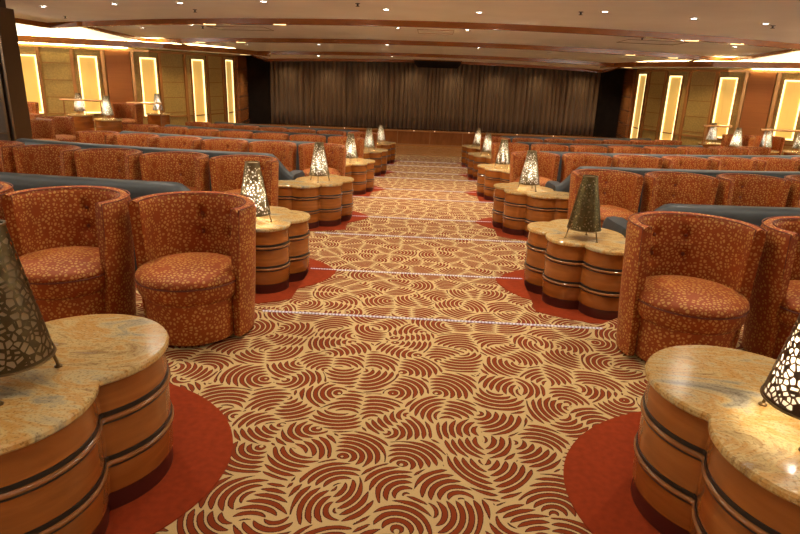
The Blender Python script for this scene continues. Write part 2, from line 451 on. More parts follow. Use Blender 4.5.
def make_table(lobes, s):
    root = empty('drum_table')
    O = lambda off: outline(lobes, off, s)
    bm = bmesh.new(); prism(bm, O(-.008), 0, .075); finish(bm, 'plinth', M['plinth'], root)
    bm = bmesh.new(); ring_loft(bm, [(O(-.02), .07), (O(-.003), .075), (O(.0), .14), (O(0), .40), (O(-.006), .472)]); body = finish(bm, 'body', M['tablewood'], root, sharp=.5)
    for z in (.185, .345):
        bm = bmesh.new(); ring_loft(bm, [(O(-.01), z + .014), (O(.0035), z + .015), (O(.0035), z + .030), (O(-.01), z + .031)]); finish(bm, 'inlay_line', M['blackband'], body, sharp=.5)
        bm = bmesh.new(); ring_loft(bm, [(O(-.01), z - .012), (O(.003), z - .012), (O(.003), z - .0055), (O(-.01), z - .0055)]); finish(bm, 'inlay_line', M['blackband'], body, sharp=.5)
        bm = bmesh.new(); ring_loft(bm, [(O(-.01), z - .006), (O(.003), z - .006), (O(.009), z - .001), (O(.009), z + .007), (O(.003), z + .013), (O(-.01), z + .013)]); finish(bm, 'band', M['bead'], body, sharp=.9)
    bm = bmesh.new(); ring_loft(bm, [(O(-.004), .472), (O(.010), .474), (O(.014), .480), (O(.014), .493), (O(.009), .500)]); finish(bm, 'tabletop', M['granite'], root, sharp=.45)
    return root
ORD = ['first', 'second', 'third', 'fourth', 'fifth', 'sixth', 'seventh', 'eighth', 'ninth', 'tenth', 'eleventh', 'twelfth']
tabs = {}
for s, side in ((-1, 'left'), (1, 'right')):
    protoA = make_table(LOBES_A, s)
    protoB = make_table(LOBES_B, s)
    for i, ty in enumerate(TABLE_Y):
        t = protoA if i == 0 else (protoB if i == 1 else copy_tree(protoB))
        t.location = (s * (1.33 if i else (1.345 if s < 0 else 1.372)), ty, -H * i)
        where = ['nearest', 'second', 'third', 'fourth', 'fifth', 'farthest'][i]
        tag(t, 'lobed wooden drum table with granite top, %s on the %s of the aisle' % (where, side), 'table', 'lobed drum tables lining the aisle')
        tabs[(s, i)] = t

# ------------------------------------------------------------------ lamps
def make_lamp(shade_mat, lit):
    root = empty('table_lamp')
    r0, r1, z0, z1 = .118, .050, .075, .445
    bm = bmesh.new(); lathe(bm, [(r0, z0), (r1, z1), (r1 - .0015, z1), (r0 - .0015, z0)], 64, closed_prof=True)
    sh = finish(bm, 'lamp_shade', shade_mat, root)
    for r, z in ((r0, z0), (r1, z1)):
        bm = bmesh.new(); tube(bm, [(r * cos(a * pi / 24), r * sin(a * pi / 24), z) for a in range(48)], .0035, 8, True); finish(bm, 'rim', M['lampmetal'], sh)
    bm = bmesh.new(); lathe(bm, [(r0 - .007, z0 + .004), (r1 - .007, z1 - .004), (r1 - .008, z1 - .004), (r0 - .008, z0 + .004)], 48, closed_prof=True); finish(bm, 'liner', M['liner'], sh)
    for k in range(3):
        a = radians(-90 + 18 + 120 * k)
        bm = bmesh.new(); tube(bm, [((r0 - .012) * cos(a), (r0 - .012) * sin(a), z0 + .012), ((r0 + .008) * cos(a), (r0 + .008) * sin(a), .006)], .0045, 8)
        lathe(bm, [(0, 0), (.011, 0), (.011, .004), (.006, .008), (0, .008)], 12, (r0 + .008) * cos(a), (r0 + .008) * sin(a)); finish(bm, 'leg', M['lampmetal'], root)
    bm = bmesh.new(); lathe(bm, [(0, .118), (.012, .120), (.014, .15), (.026, .175), (.028, .19), (.02, .208), (0, .216)], 20); finish(bm, 'bulb', M['bulb'] if lit else M['bulb_off'], root)
    bm = bmesh.new(); lathe(bm, [(0, .085), (.016, .085), (.016, .122), (0, .122)], 16)
    for k in range(3):
        a = radians(-90 + 18 + 120 * k); tube(bm, [(0, 0, .095), ((r0 - .012) * cos(a), (r0 - .012) * sin(a), z0 + .012)], .003, 6)
    finish(bm, 'socket', M['lampmetal'], root)
    return root
lamp_lit = make_lamp(M['shade_fine'], True)
lamp_off = make_lamp(M['shade_wide'], False)
lamp_off2 = make_lamp(M['shade_dark'], False)
lamp_open = make_lamp(M['shade_right'], True)
lamp_small_off = None
used = set()
def point(loc, e, r=.02, col=(1, .90, .74)):
    d = bpy.data.lights.new('lamp_light', 'POINT'); d.energy = e; d.color = col; d.shadow_soft_size = r
    o = bpy.data.objects.new('lamp_light', d); COL.objects.link(o); o.location = loc; return o
def put_lamp(proto, loc, rz, label, grp, e, sc=1.0):
    if proto.name in used: l = copy_tree(proto)
    else: l = proto; used.add(proto.name)
    l.location = loc; l.rotation_euler = (0, 0, rz); l.scale = (sc, sc, sc)
    tag(l, label, 'lamp', grp)
    if e: point((loc[0], loc[1], loc[2] + .24 * sc), e)
for i, ty in enumerate(TABLE_Y):
    z = .5 - H * i
    for s, side in ((-1, 'left'), (1, 'right')):
        x = s * (1.19 if i else 1.16); y = ty - (.27 if i else .31)
        if i > 1: x = s * 1.22; y = ty - .20
        where = ['nearest', 'second', 'third', 'fourth', 'fifth', 'farthest'][i]
        if s < 0 and i == 0: put_lamp(lamp_off, (x, y, z), .1, 'unlit bronze cone lamp with polygonal cut-outs on the nearest left table', 'cone lamps on the aisle tables', 0, 1.1)
        elif s > 0 and i == 1: put_lamp(lamp_off2, (x, y, z), .3, 'unlit dark bronze cone lamp on the second table right of the aisle', 'cone lamps on the aisle tables', 0)
        elif s > 0 and i == 0: put_lamp(lamp_open, (x + .03, y, z), -.9, 'lit cone lamp with wide white cut-outs on the nearest right table', 'cone lamps on the aisle tables', 2.2, 1.1)
        else: put_lamp(lamp_lit, (x, y, z), .25 * s, 'lit perforated cone lamp on the %s drum table %s of the aisle' % (where, side), 'cone lamps on the aisle tables', 4.6)

# ------------------------------------------------------------------ tub chair (faces -Y)
def make_chair():
    root = empty('tub_chair')
    A1 = radians(108); NA = 72
    ZC = .735
    def prof(dim, arm):
        # closed cross-section, (radius, z); outer flares up, rim rounded
        ro0, ro1, ri0, ri1, zt = .302, .338, .252, .274, ZC
        p = [(ro0, .02), (ro0 + .018, .30), (ro1 - .006, .60), (ro1, zt - .035), (ro1 - .006, zt - .012), (ro1 - .018, zt), ((ro1 + ri1) / 2, zt + .006), (ri1 + .016, zt), (ri1 + .003, zt - .015), (ri1, zt - .035)]
        for q in range(1, 14):
            z = zt - .035 - (zt - .335) * q / 13; p.append((ri1 - (ri1 - ri0) * q / 13, z))
        p.append((ri0, .02))
        return p
    bm = bmesh.new(); secs = []
    for i in range(NA + 1):
        a = -A1 + 2 * A1 * i / NA
        pr = []
        e = 1 - max(0, (abs(a) - (A1 - .10)) / .10)      # rounding at the arm ends
        for (r, z) in prof(0, 0):
            mid = .308
            rr = mid + (r - mid) * (.80 + .20 * sqrt(max(0, 1 - (1 - e) ** 2)))
            if r < .2735 and .42 < z < .695:                # tufts beside the buttons
                for bx in (-.33, .33):
                    for bz in (.615, .505):
                        dd = ((a - bx) * .28) ** 2 + (z - bz) ** 2
                        rr += .026 * math.exp(-dd / .0009)
                rr -= .010 * math.exp(-((z - .57) / .12) ** 2) * (1 if abs(a) < 1.2 else 0.3)
            pr.append((rr * sin(a), rr * cos(a) * .98, z))
        secs.append(pr)
    loft(bm, secs); tb = finish(bm, 'tub_back', M['fabric'], root, sharp=.9)
    # piping around the rim and down the arm fronts
    for r in (.333, .281):
        bm = bmesh.new(); path = []
        for i in range(NA + 1):
            a = -A1 + .02 + 2 * (A1 - .02) * i / NA; path.append((r * sin(a), r * cos(a) * .98, ZC - .001))
        for sgn in (1, -1):
            rb = r - (.034 if r > .3 else .028); aa = (A1 - .02) * sgn
            down = [((r + (rb - r) * q / 6) * sin(aa), (r + (rb - r) * q / 6) * cos(aa) * .98 - .001, .725 - .685 * q / 6) for q in range(1, 7)]
            if sgn > 0: path = path + down
            else: path = down[::-1] + path
        tube(bm, path, .0032, 6); finish(bm, 'piping', M['piping'], tb)
    for bx in (-.33, .33):
        for bz in (.615, .505):
            r = .280 - .025 * (.70 - bz) / .40 + .010
            bm = bmesh.new(); bmesh.ops.create_uvsphere(bm, u_segments=10, v_segments=6, radius=.011)
            finish(bm, 'button', M['button'], tb, loc=(r * sin(bx), r * cos(bx) * .98 - .002, bz))
    cy = -.06
    bm = bmesh.new(); lathe(bm, [(0, .02), (.236, .02), (.242, .03), (.246, .10), (.248, .20), (.250, .242), (.246, .248), (0, .248)], 56, 0, cy); finish(bm, 'seat_base', M['fabric'], root)
    bm = bmesh.new(); lathe(bm, [(0, .242), (.246, .244), (.262, .256), (.276, .285), (.280, .32), (.278, .342), (.20, .346), (0, .346)], 56, 0, cy); finish(bm, 'seat_band', M['fabric'], root)
    bm = bmesh.new(); lathe(bm, [(0, .340), (.26, .340), (.278, .346), (.284, .358), (.281, .374), (.266, .390), (.23, .404), (.17, .419), (.09, .430), (0, .434)], 56, 0, cy); sc_ = finish(bm, 'seat_cushion', M['fabric'], root)
    bm = bmesh.new(); tube(bm, [(.2825 * cos(q * pi / 32), cy + .2825 * sin(q * pi / 32), .346) for q in range(64)], .004, 6, True); finish(bm, 'seat_piping', M['piping'], sc_)
    bm = bmesh.new(); lathe(bm, [(0, 0), (.215, 0), (.215, .022), (0, .022)], 40, 0, cy + .02); finish(bm, 'foot_ring', M['foot'], root)
    return root
chair = make_chair()
first_chair = [True]
def put_chair(x, y, z, rz, label, grp):
    if first_chair[0]: c = chair; first_chair[0] = False
    else: c = copy_tree(chair)
    c.location = (x, y, z); c.rotation_euler = (0, 0, rz); tag(c, label, 'chair', grp)
PITCH = .715
START = {(-1, 0): 1.20, (1, 0): 1.475, (-1, 1): 1.76, (1, 1): 1.77, (-1, 2): 1.46, (1, 2): 1.52, (-1, 3): 1.50, (1, 3): 1.50, (-1, 4): 1.50, (1, 4): 1.50}
COUNT = {(-1, 0): 3, (1, 0): 3, (-1, 1): 5, (1, 1): 5, (-1, 2): 6, (1, 2): 8, (-1, 3): 7, (1, 3): 8, (-1, 4): 7, (1, 4): 7}
ROWN = ['front', 'second', 'third', 'fourth', 'fifth']
row_end = {}
for k in range(5):
    for s, side in ((-1, 'left'), (1, 'right')):
        x = START[(s, k)]
        for j in range(COUNT[(s, k)]):
            y = ROW_C[k] + sag(k, x); rz = math.atan(sag_t(k, x * s)) 
            jit = random.uniform(-.05, .05)
            who = 'at the aisle end' if j == 0 else '%s from the aisle' % ORD[j]
            put_chair(s * x, y, -H * k, rz + jit * .6 + ((.14 if s < 0 else .10) * s if k == 0 else .06 * s), 'rust dotted tub chair, %s, %s row on the %s' % (who, 'nearest' if k == 0 else ROWN[k], side), 'dotted rust tub chairs in rows')
            x += PITCH * cos(rz)
        row_end[(s, k)] = x

# ------------------------------------------------------------------ slate sofas behind each row (back towards the camera)
def make_sofa(k, s):
    y0 = TABLE_Y[k + 1] - .17; zf = -H * (k + 1)
    x0 = 1.535; x1 = {0: 3.9, 1: 5.2, 2: 5.3 if s < 0 else 6.6, 3: 5.9, 4: 5.85}[k]
    n = 36
    root = empty('sofa', (s * x0, y0, zf)); side = 'left' if s < 0 else 'right'
    tag(root, 'long slate grey curved sofa behind the %s row of chairs on the %s' % ('nearest' if k == 0 else ROWN[k], side), 'sofa', 'slate sofas behind the chair rows')
    def fr(x):
        yy = y0 + sag(k, x) - y0; t = math.atan(sag_t(k, x)); return x - x0, yy, t
    def sect(x, pts):
        dx, dy, t = fr(x)
        # pts: (outward depth, z); depth along the local normal (towards the stage)
        return [(s * (dx - q * sin(t)), dy + q * cos(t), z) for q, z in pts]
    bm = bmesh.new(); secs = []
    for i in range(n + 1):
        u = (i / n) ** 1.6; x = x0 + (x1 - x0) * u; e = min(1, (x - x0) / .30); h = .54 + (.20 if k == 0 else .24) * (e * e * (3 - 2 * e))
        lean = .05
        secs.append(sect(x, [(.0, .05), (-.02, .3), (-.035, h - .08), (-.022, h - .025), (.015, h), (.085, h + .004), (.125, h - .03), (.14, h - .09), (.17, .40), (.18, .05)]))
    loft(bm, secs); bk = finish(bm, 'backrest', M['sofa'], root, sharp=.9)
    bm = bmesh.new(); secs = []
    for i in range(n + 1):
        x = x0 + .18 + (x1 - x0 - .18) * i / n
        secs.append(sect(x, [(.165, .08), (.165, .40), (.2, .425), (.62, .43), (.68, .41), (.70, .37), (.69, .08)]))
    loft(bm, secs); finish(bm, 'seat', M['sofa'], root, sharp=.9)
    bm = bmesh.new(); secs = []
    m = 14
    for i in range(m + 1):
        q = .10 + .62 * i / m; w = .085 * (1 if i < m - 2 else (.97 if i == m - 2 else (.85 if i == m - 1 else .6)))
        h = .545 - .03 * sin(pi * min(1, i / m) / 2) - (.0 if i < m - 1 else .03); cx = .085 + .0
        P = [(-w, .06), (-w - .004, h - .05), (-w + .02, h - .008), (0, h), (w - .02, h - .008), (w + .004, h - .05), (w, .06)]
        secs.append([(s * (cx + a), q, z) for a, z in P])
    loft(bm, secs); finish(bm, 'armrest', M['sofa'], root, sharp=.9)
    bm = bmesh.new(); secs = []
    for i in range(n + 1):
        x = x0 + .05 + (x1 - x0 - .1) * i / n
        secs.append(sect(x, [(.03, 0), (.03, .09), (.64, .09), (.64, 0)]))
    loft(bm, secs); finish(bm, 'base', M['foot'], root)
for k in range(5):
    for s in (-1, 1): make_sofa(k, s)

# ------------------------------------------------------------------ ceiling
BY = [(5.9, .035), (9.8, .03), (13.2, .03), (16.9, .02), (20.2, 0.0)]
BZ = [(2.27, .002), (2.15, .0022), (2.05, .0018), (1.935, .0026), (1.86, .0042)]
def by(k, X): return BY[k][0] + BY[k][1] * X * X
def bz(k, X): return BZ[k][0] - BZ[k][1] * X * X
FH = .085                                                   # fascia height
SEC = {0: (7.4, 6.9), 1: (6.1, 6.6), 2: (5.7, 6.35), 3: (5.05, 5.32)}   # half widths near / far of each panel
SEC[-1] = (8.2, 7.4)
def cpanel(k, hw0, hw1, n=24):
    bm = bmesh.new(); lo = []; hi = []
    for i in range(n + 1):
        u = -1 + 2 * i / n
        if k < 0: a = Vector((u * hw0, -3.0, 2.40))
        else: a = Vector((u * hw0, by(k, u * hw0) + .05, bz(k, u * hw0) + .03))
        b = Vector((u * hw1, by(k + 1, u * hw1), bz(k + 1, u * hw1) + FH))
        lo.append(a); hi.append(b)
    secs = []
    for a, b in zip(lo, hi):
        secs.append([a, b, b + Vector((0, 0, .03)), a + Vector((0, 0, .03))])
    loft(bm, secs)
    o = finish(bm, 'ceiling', M['ceil'], smooth=False)
    o.name = 'ceiling_panel_%d' % (k + 2); tag(o, kind='structure')
    return o
def beam(k, hw, n=32):
    bm = bmesh.new(); secs = []
    for i in range(n + 1):
        X = -hw + 2 * hw * i / n; y = by(k, X); z = bz(k, X)
        secs.append([(X, y, z + .004), (X, y + .004, z), (X, y + .10, z), (X, y + .10, z + .2), (X, y, z + .2)])
    loft(bm, secs); o = finish(bm, 'trim_beam', M['beam'], sharp=.3); o.name = 'trim_%d' % (10 + k); tag(o, kind='structure')
def side_edge(k, n=6):
    for s in (-1, 1):
        bm = bmesh.new(); secs = []
        for i in range(n + 1):
            u = i / n; hw = SEC[k][0] + (SEC[k][1] - SEC[k][0]) * u
            if k < 0: a = Vector((s * SEC[k][0], -3.0, 2.40 - FH))
            else: a = Vector((s * SEC[k][0], by(k, SEC[k][0]), bz(k, SEC[k][0])))
            b = Vector((s * SEC[k][1], by(k + 1, SEC[k][1]), bz(k + 1, SEC[k][1])))
            p = a.lerp(b, u)
            secs.append([(p.x - s * .0, p.y, p.z), (p.x + s * .10, p.y, p.z), (p.x + s * .10, p.y, p.z + .30), (p.x, p.y, p.z + .30)])
        loft(bm, secs); o = finish(bm, 'trim_edge', M['beam'], sharp=.3); o.name = 'trim_%d' % (20 + 2 * k + (s > 0)); tag(o, kind='structure')
for k in range(-1, 4):
    cpanel(k, *SEC[k]); side_edge(k)
beam(0, 7.4); beam(1, 6.95); beam(2, 6.65); beam(3, 6.4); beam(4, 5.35)
# raised ceiling above the side aisles and over everything
bm = bmesh.new()
for s in (-1, 1):
    pass
box(bm, -12.5, 12.5, -3.2, 24, 2.62, 2.72)
tag(finish(bm, 'ceiling_raised', M['ceil'], smooth=False), kind='structure')

# downlights
def make_downlight():
    root = empty('downlight')
    bm = bmesh.new(); lathe(bm, [(.036, 0), (.050, -.004), (.056, 0), (.056, .004), (.036, .004)], 24, closed_prof=True); finish(bm, 'trim_ring', M['ring'], root)
    bm = bmesh.new(); lathe(bm, [(0, .001), (.038, .001), (.038, .006), (0, .006)], 20); finish(bm, 'lens', M['lens'], root)
    return root
dproto = make_downlight(); dfirst = [True]
def spot(loc, e, size=140, blend=1.0, col=(1, .86, .68), r=.04):
    d = bpy.data.lights.new('spot_beam', 'SPOT'); d.energy = e; d.color = col; d.shadow_soft_size = r; d.spot_size = radians(size); d.spot_blend = blend
    o = bpy.data.objects.new('spot_beam', d); COL.objects.link(o); o.location = loc; return o
def zpanel(k, X, Y):
    a = 2.40 if k < 0 else bz(k, X) + .03; ya = -3 if k < 0 else by(k, X) + .05
    b = bz(k + 1, X) + FH; yb = by(k + 1, X)
    return a + (b - a) * (Y - ya) / (yb - ya)
DL = []
for s in (-1, 1):
    DL += [(0, s * .61, 8.52, 1.25), (0, s * 2.1, 8.02, 1), (0, s * 3.3, 8.35, 1), (0, s * 4.3, 8.58, 1), (0, s * 5.54, 8.97, .8)]
    DL += [(1, s * .56, 10.42, 1.25), (1, s * 1.88, 9.98, 1), (1, s * 3.0, 10.3, 1), (1, s * 4.1, 10.75, 1), (1, s * 5.3, 11.5, .8)]
    DL += [(-1, s * .57, 3.6, .75), (-1, s * 1.95, 3.3, .8), (-1, s * 3.3, 3.8, .5), (-1, s * .57, .6, .4), (-1, s * 2.3, .6, .3), (-1, s * 4.8, 4.4, .5), (-1, s * .9, 5.6, 1.1), (-1, s * 2.6, 5.4, .7)]
BAND = {-1: 'near ceiling', 0: 'first ceiling band', 1: 'second ceiling band'}
cnt = {}
DLE = 80
for (k, X, Y, p) in DL:
    zz = zpanel(k, X, Y)
    d = dproto if dfirst[0] else copy_tree(dproto); dfirst[0] = False
    d.location = (X, Y, zz - .005)
    key = (k, X > 0); cnt[key] = cnt.get(key, 0) + 1
    side = 'right' if X > 0 else 'left'
    tag(d, 'small round downlight in the %s, %s to the %s of the middle' % (BAND[k], ORD[cnt[key] - 1], side), 'downlight', 'round downlights in the cream ceiling')
    spot((X, Y, zz - .03), DLE * p)

# warm fittings set in the beams
def gold_fit(x, k, label):
    bm = bmesh.new(); box(bm, -.09, .09, .015, .085, -.006, .006, .002)
    o = finish(bm, 'beam_light', M['bfit'], loc=(x, by(k, x), bz(k, x)), smooth=False)
    tag(o, label, 'light', 'small rectangular lights in the ceiling beams')
M['bfit'] = emit('beam_light_lens', (1, .66, .25), 3.0)
for k, xs_ in ((2, (-5.2, -4.2, 4.2, 5.2)), (3, (-5.3, 5.3)), (1, (-3.6, -2.4, 4.1, 4.9))):
    for j, x in enumerate(sorted(xs_)):
        gold_fit(x, k, 'small rectangular golden light under the %s wooden beam, %s from the left' % ({1: 'first', 2: 'second', 3: 'third'}[k], ORD[j]))
        spot((x, by(k, x) + .05, bz(k, x) - .02), 22, 110, col=(1, .7, .4))
for s in (-1, 1):
    for x, y, z, e in ((1.0, 13.9, 1.98, 80), (2.6, 14.4, 1.98, 80), (4.4, 14.9, 1.96, 70), (1.2, 18.4, 1.84, 80), (3.4, 18.6, 1.80, 70)):
        spot((s * x, y, z), e)
        d = copy_tree(dproto); zz = zpanel(2 if y < 16.9 else 3, s * x, y); d.location = (s * x, y, zz - .005)
        key = (9 if y < 17 else 10, s); cnt[key] = cnt.get(key, 0) + 1
        tag(d, 'small round downlight in the %s ceiling band, %s to the %s of the middle' % ('third' if y < 17 else 'last', ORD[cnt[key] - 1], 'right' if s > 0 else 'left'), 'downlight', 'round downlights in the cream ceiling')

# sprinkler heads, hatches
for j, (x, y, k, lab) in enumerate([(-5.93, 10.14, 0, 'upper left of the ceiling'), (-3.37, 9.04, 0, 'left of the middle'), (-.92, 8.0, 0, 'near the middle'), (1.84, 8.14, 0, 'right of the middle'), (4.47, 8.72, 0, 'far right of the near band'), (-4.0, 11.0, 1, 'left in the second band'), (3.4, 10.6, 1, 'right in the second band')]):
    bm = bmesh.new(); lathe(bm, [(0, 0), (.03, 0), (.03, -.006), (.012, -.008), (.012, -.03), (.026, -.034), (.026, -.038), (0, -.040)], 14)
    tag(finish(bm, 'sprinkler_head', M['sprink'], loc=(x, y, zpanel(k, x, y))), 'small dark sprinkler head hanging from the cream ceiling, %s' % lab, 'sprinkler', 'sprinkler heads on the ceiling')
def hatch(x0, x1, y0, y1, k, m, label):
    root = empty('ceiling_hatch', ((x0 + x1) / 2, (y0 + y1) / 2, 0))
    tag(root, label, 'hatch')
    cx, cy = (x0 + x1) / 2, (y0 + y1) / 2
    bm = bmesh.new()
    P = [(x0, y0), (x1, y0), (x1, y1), (x0, y1)]
    tube(bm, [(x - cx, y - cy, zpanel(k, x, y) - .002) for x, y in P], .0045, 6, True); finish(bm, 'frame', m, root)
hatch(-.25, .35, 10.6, 11.3, 1, M['beam'], 'rectangular access hatch outlined in wood on the ceiling above the aisle')
hatch(-3.9, -2.9, 10.9, 11.6, 1, M['sprink'], 'thin dark outlined hatch on the left of the second ceiling band')
hatch(3.3, 4.3, 11.0, 11.7, 1, M['sprink'], 'thin dark outlined hatch on the right of the second ceiling band')

# ------------------------------------------------------------------ stage curtain and wings
bm = bmesh.new(); n = 900; rowsv = []
ph = 0; prof = []
x = -5.6
while x < 5.6:
    w = random.uniform(.11, .21); d = random.uniform(.05, .10)
    m_ = 8
    for q in range(m_):
        t = q / m_; prof.append((x + w * t + .012 * sin(4 * pi * t), 21.32 - d * (.5 - .5 * cos(2 * pi * t)) ** 1.0))
    x += w
prof.append((5.6, 21.32))
ZL = [-.29, .2, .9, 1.5, 2.0]
rows_ = [[bm.verts.new((px, py + (random.uniform(-.01, .01)) * 0, z)) for (px, py) in prof] for z in ZL]
for A, B in zip(rows_[:-1], rows_[1:]):
    for i in range(len(A) - 1): bm.faces.new((A[i], A[i + 1], B[i + 1], B[i]))
o = finish(bm, 'stage_curtain', M['curtain'], sharp=3)
tag(o, 'wide closed brown pleated curtain across the stage', 'curtain')
md = o.modifiers.new('s', 'SOLIDIFY'); md.thickness = .008
for s, nm in ((-1, 'left'), (1, 'right')):
    bm = bmesh.new(); prism(bm, [(s * 5.35, 21.5), (s * 5.62, 21.15), (s * 6.22, 20.74), (s * 6.6, 20.74), (s * 6.6, 21.5)][::s], -.30, 2.05)
    o = finish(bm, 'wall_wing_' + nm, M['darkwall'], smooth=False); tag(o, kind='structure')
bm = bmesh.new(); box(bm, -7.2, 7.2, 21.6, 21.7, -1, 2.7)
tag(finish(bm, 'wall_back', M['darkwall'], smooth=False), kind='structure')
bm = bmesh.new(); box(bm, -5.6, 5.6, 20.95, 21.1, 1.90, 2.6)
tag(finish(bm, 'wall_pelmet', M['darkwall'], smooth=False), kind='structure')
hd = empty('projector_housing', (0.13, 20.05, 1.72)); tag(hd, 'black box housing hanging from the ceiling in front of the curtain', 'housing')
bm = bmesh.new(); loft(bm, [[(-.62, -.25, 0), (.62, -.25, 0), (.62, .25, 0), (-.62, .25, 0)], [(-.72, -.28, .10), (.72, -.28, .10), (.72, .28, .10), (-.72, .28, .10)], [(-.75, -.30, .28), (.75, -.30, .28), (.75, .30, .28), (-.75, .30, .28)]]); finish(bm, 'case', M['darkwall'], hd, smooth=False)
bm = bmesh.new(); box(bm, -.76, .76, -.315, -.295, .20, .235); finish(bm, 'front_rail', M['stagewood'], hd, smooth=False)

# ------------------------------------------------------------------ side walls: faceted, with lit panels
WP = [(12, 11.8), (9.1, 13.6), (8.0, 14.3), (6.95, 15.2), (6.3, 16.5), (5.95, 18.0), (6.0, 19.0), (6.25, 20.74)]
def wpt(t, s, off=0.0):
    """point at arc length t along the wall, pushed off towards the room"""
    acc = 0
    for i, ((ax, ay), (bx, by_)) in enumerate(zip(WP[:-1], WP[1:])):
        l = hypot(bx - ax, by_ - ay)
        if t <= acc + l or i == len(WP) - 2:
            u = (t - acc) / l; tx, ty = (bx - ax) / l, (by_ - ay) / l
            nx, ny = ty, -tx
            if nx > 0 and True: nx, ny = nx, ny
            # room side: towards smaller |x| / smaller y
            if nx * (0 - ax) + ny * (10 - ay) < 0: nx, ny = -nx, -ny
            return (s * (ax + (bx - ax) * u + nx * off), ay + (by_ - ay) * u + ny * off)
        acc += l
ARC = []
acc = 0
for (ax, ay), (bx, by_) in zip(WP[:-1], WP[1:]): ARC.append(acc); acc += hypot(bx - ax, by_ - ay)
ARC.append(acc)
def wbar(bm, t0, t1, z0, z1, s, o0, o1):
    ts = [t0] + [a for a in ARC if t0 + 1e-3 < a < t1 - 1e-3] + [t1]
    secs = []
    for t in ts:
        a = wpt(t, s, o0); b = wpt(t, s, o1)
        secs.append([(a[0], a[1], z0), (b[0], b[1], z0), (b[0], b[1], z1), (a[0], a[1], z1)])
    loft(bm, secs)
ZT = 1.80
for s, side in ((-1, 'left'), (1, 'right')):
    bm = bmesh.new(); wbar(bm, 0, ARC[-1], -1.2, 2.62, s, -.25, 0); w = finish(bm, 'wall_' + side, M['olive'], smooth=False); tag(w, kind='structure')
    lit = [(3.34, 3.66, .38, 1.58), (4.55, 4.88, .38, 1.60), (5.90, 6.23, .30, 1.62), (7.42, 7.83, .05, 1.64), (8.98, 9.50, -.1, 1.68), (1.9, 2.22, .38, 1.56)]
    for j, (a, b, z0, z1) in enumerate(lit):
        root = empty('wall_light', (0, 0, 0)); mid = wpt((a + b) / 2, s, 0); root.location = (mid[0], mid[1], 0)
        nmj = ['fifth', 'fourth', 'third', 'second', 'nearest', 'farthest'][j]
        where = 'counted outwards from the curtain'
        tag(root, 'tall golden backlit wall panel on the %s wall, %s, %s' % (side, {'nearest': 'first', 'farthest': 'last'}.get(nmj, nmj), where), 'wall light', 'tall golden lit wall panels')
        def fin(b_, n_, m_):
            bmesh.ops.translate(b_, verts=b_.verts, vec=(-mid[0], -mid[1], 0)); return finish(b_, n_, m_, root, smooth=False)
        b_ = bmesh.new(); wbar(b_, a, b, z0, z1, s, .005, .02); fin(b_, 'panel', M['gold'])
        for (p, q, r_, t_, nm_) in ((a - .035, a, z0 - .035, z1 + .035, 'led_strip'), (b, b + .035, z0 - .035, z1 + .035, 'led_strip'), (a, b, z0 - .035, z0, 'led_strip'), (a, b, z1, z1 + .035, 'led_strip')):
            b_ = bmesh.new(); wbar(b_, p, q, r_, t_, s, .005, .03 if False else .045); fin(b_, nm_, M['led'])
        b_ = bmesh.new()
        for (p, q, r_, t_) in ((a - .05, a - .035, z0 - .05, z1 + .05), (b + .035, b + .05, z0 - .05, z1 + .05), (a - .05, b + .05, z0 - .05, z0 - .035), (a - .05, b + .05, z1 + .035, z1 + .05)):
            wbar(b_, p, q, r_, t_, s, .0, .05)
        fin(b_, 'frame', M['bronze'])
    # vertical bronze trims, horizontal lines, brown panel, varnished pillar by the stage
    bm = bmesh.new()
    for (a, b) in ((3.70, 3.76), (4.36, 4.43), (5.0, 5.07), (5.66, 5.73), (6.34, 6.42), (7.14, 7.22), (8.02, 8.10), (8.80, 8.86), (9.70, 9.75), (3.14, 3.2), (2.4, 2.46), (1.6, 1.66)):
        wbar(bm, a, b, -.7, ZT - .02, s, 0, .04)
    for (a, b) in ((3.8, 4.36), (6.44, 7.12), (8.12, 8.78), (2.46, 3.14)):
        for z in (-.05, .33, .70, 1.08, 1.45): wbar(bm, a, b, z, z + .014, s, 0, .012)
    wbar(bm, 0, ARC[-1], ZT - .02, ZT + .03, s, 0, .05)
    wbar(bm, 0, 9.7, .22, .25, s, 0, .03)
    o = finish(bm, 'trim', M['bronze'], smooth=False); o.name = 'trim_%d' % (40 + (s > 0)); tag(o, kind='structure')
    bm = bmesh.new(); wbar(bm, 5.10, 5.64, -.7, ZT - .02, s, 0, .05); o = finish(bm, 'wall_brown_panel_' + side, M['brown'], smooth=False); tag(o, kind='structure')
    bm = bmesh.new(); wbar(bm, 9.78, ARC[-1] - .02, -1.0, ZT + .12, s, 0, .06); o = finish(bm, 'wall_pillar_' + side, M['reddishwood'], smooth=False); tag(o, kind='structure')
    bm = bmesh.new()
    for z in (-.15, .25, .65, 1.05, 1.45): wbar(bm, 9.78, ARC[-1] - .02, z, z + .012, s, .055, .068)
    o = finish(bm, 'trim', M['foot'], smooth=False); o.name = 'trim_%d' % (50 + (s > 0)); tag(o, kind='structure')
    # soffit along the wall with a cove on top
    bm = bmesh.new(); wbar(bm, 0.2, 9.4, 1.86, 1.94, s, .10, 1.15)
    o = finish(bm, 'ceiling_soffit_' + side, M['ceil'], smooth=False); tag(o, kind='structure')
    bm = bmesh.new(); wbar(bm, 0.2, 9.4, 1.85, 1.97, s, 1.15, 1.20)
    o = finish(bm, 'trim', M['beam'], smooth=False); o.name = 'trim_%d' % (60 + (s > 0)); tag(o, kind='structure')
    bm = bmesh.new(); wbar(bm, 0.2, 9.4, 1.94, 2.60, s, .55, .62)
    o = finish(bm, 'ceiling_cove_back_' + side, M['ceil'], smooth=False); tag(o, kind='structure')
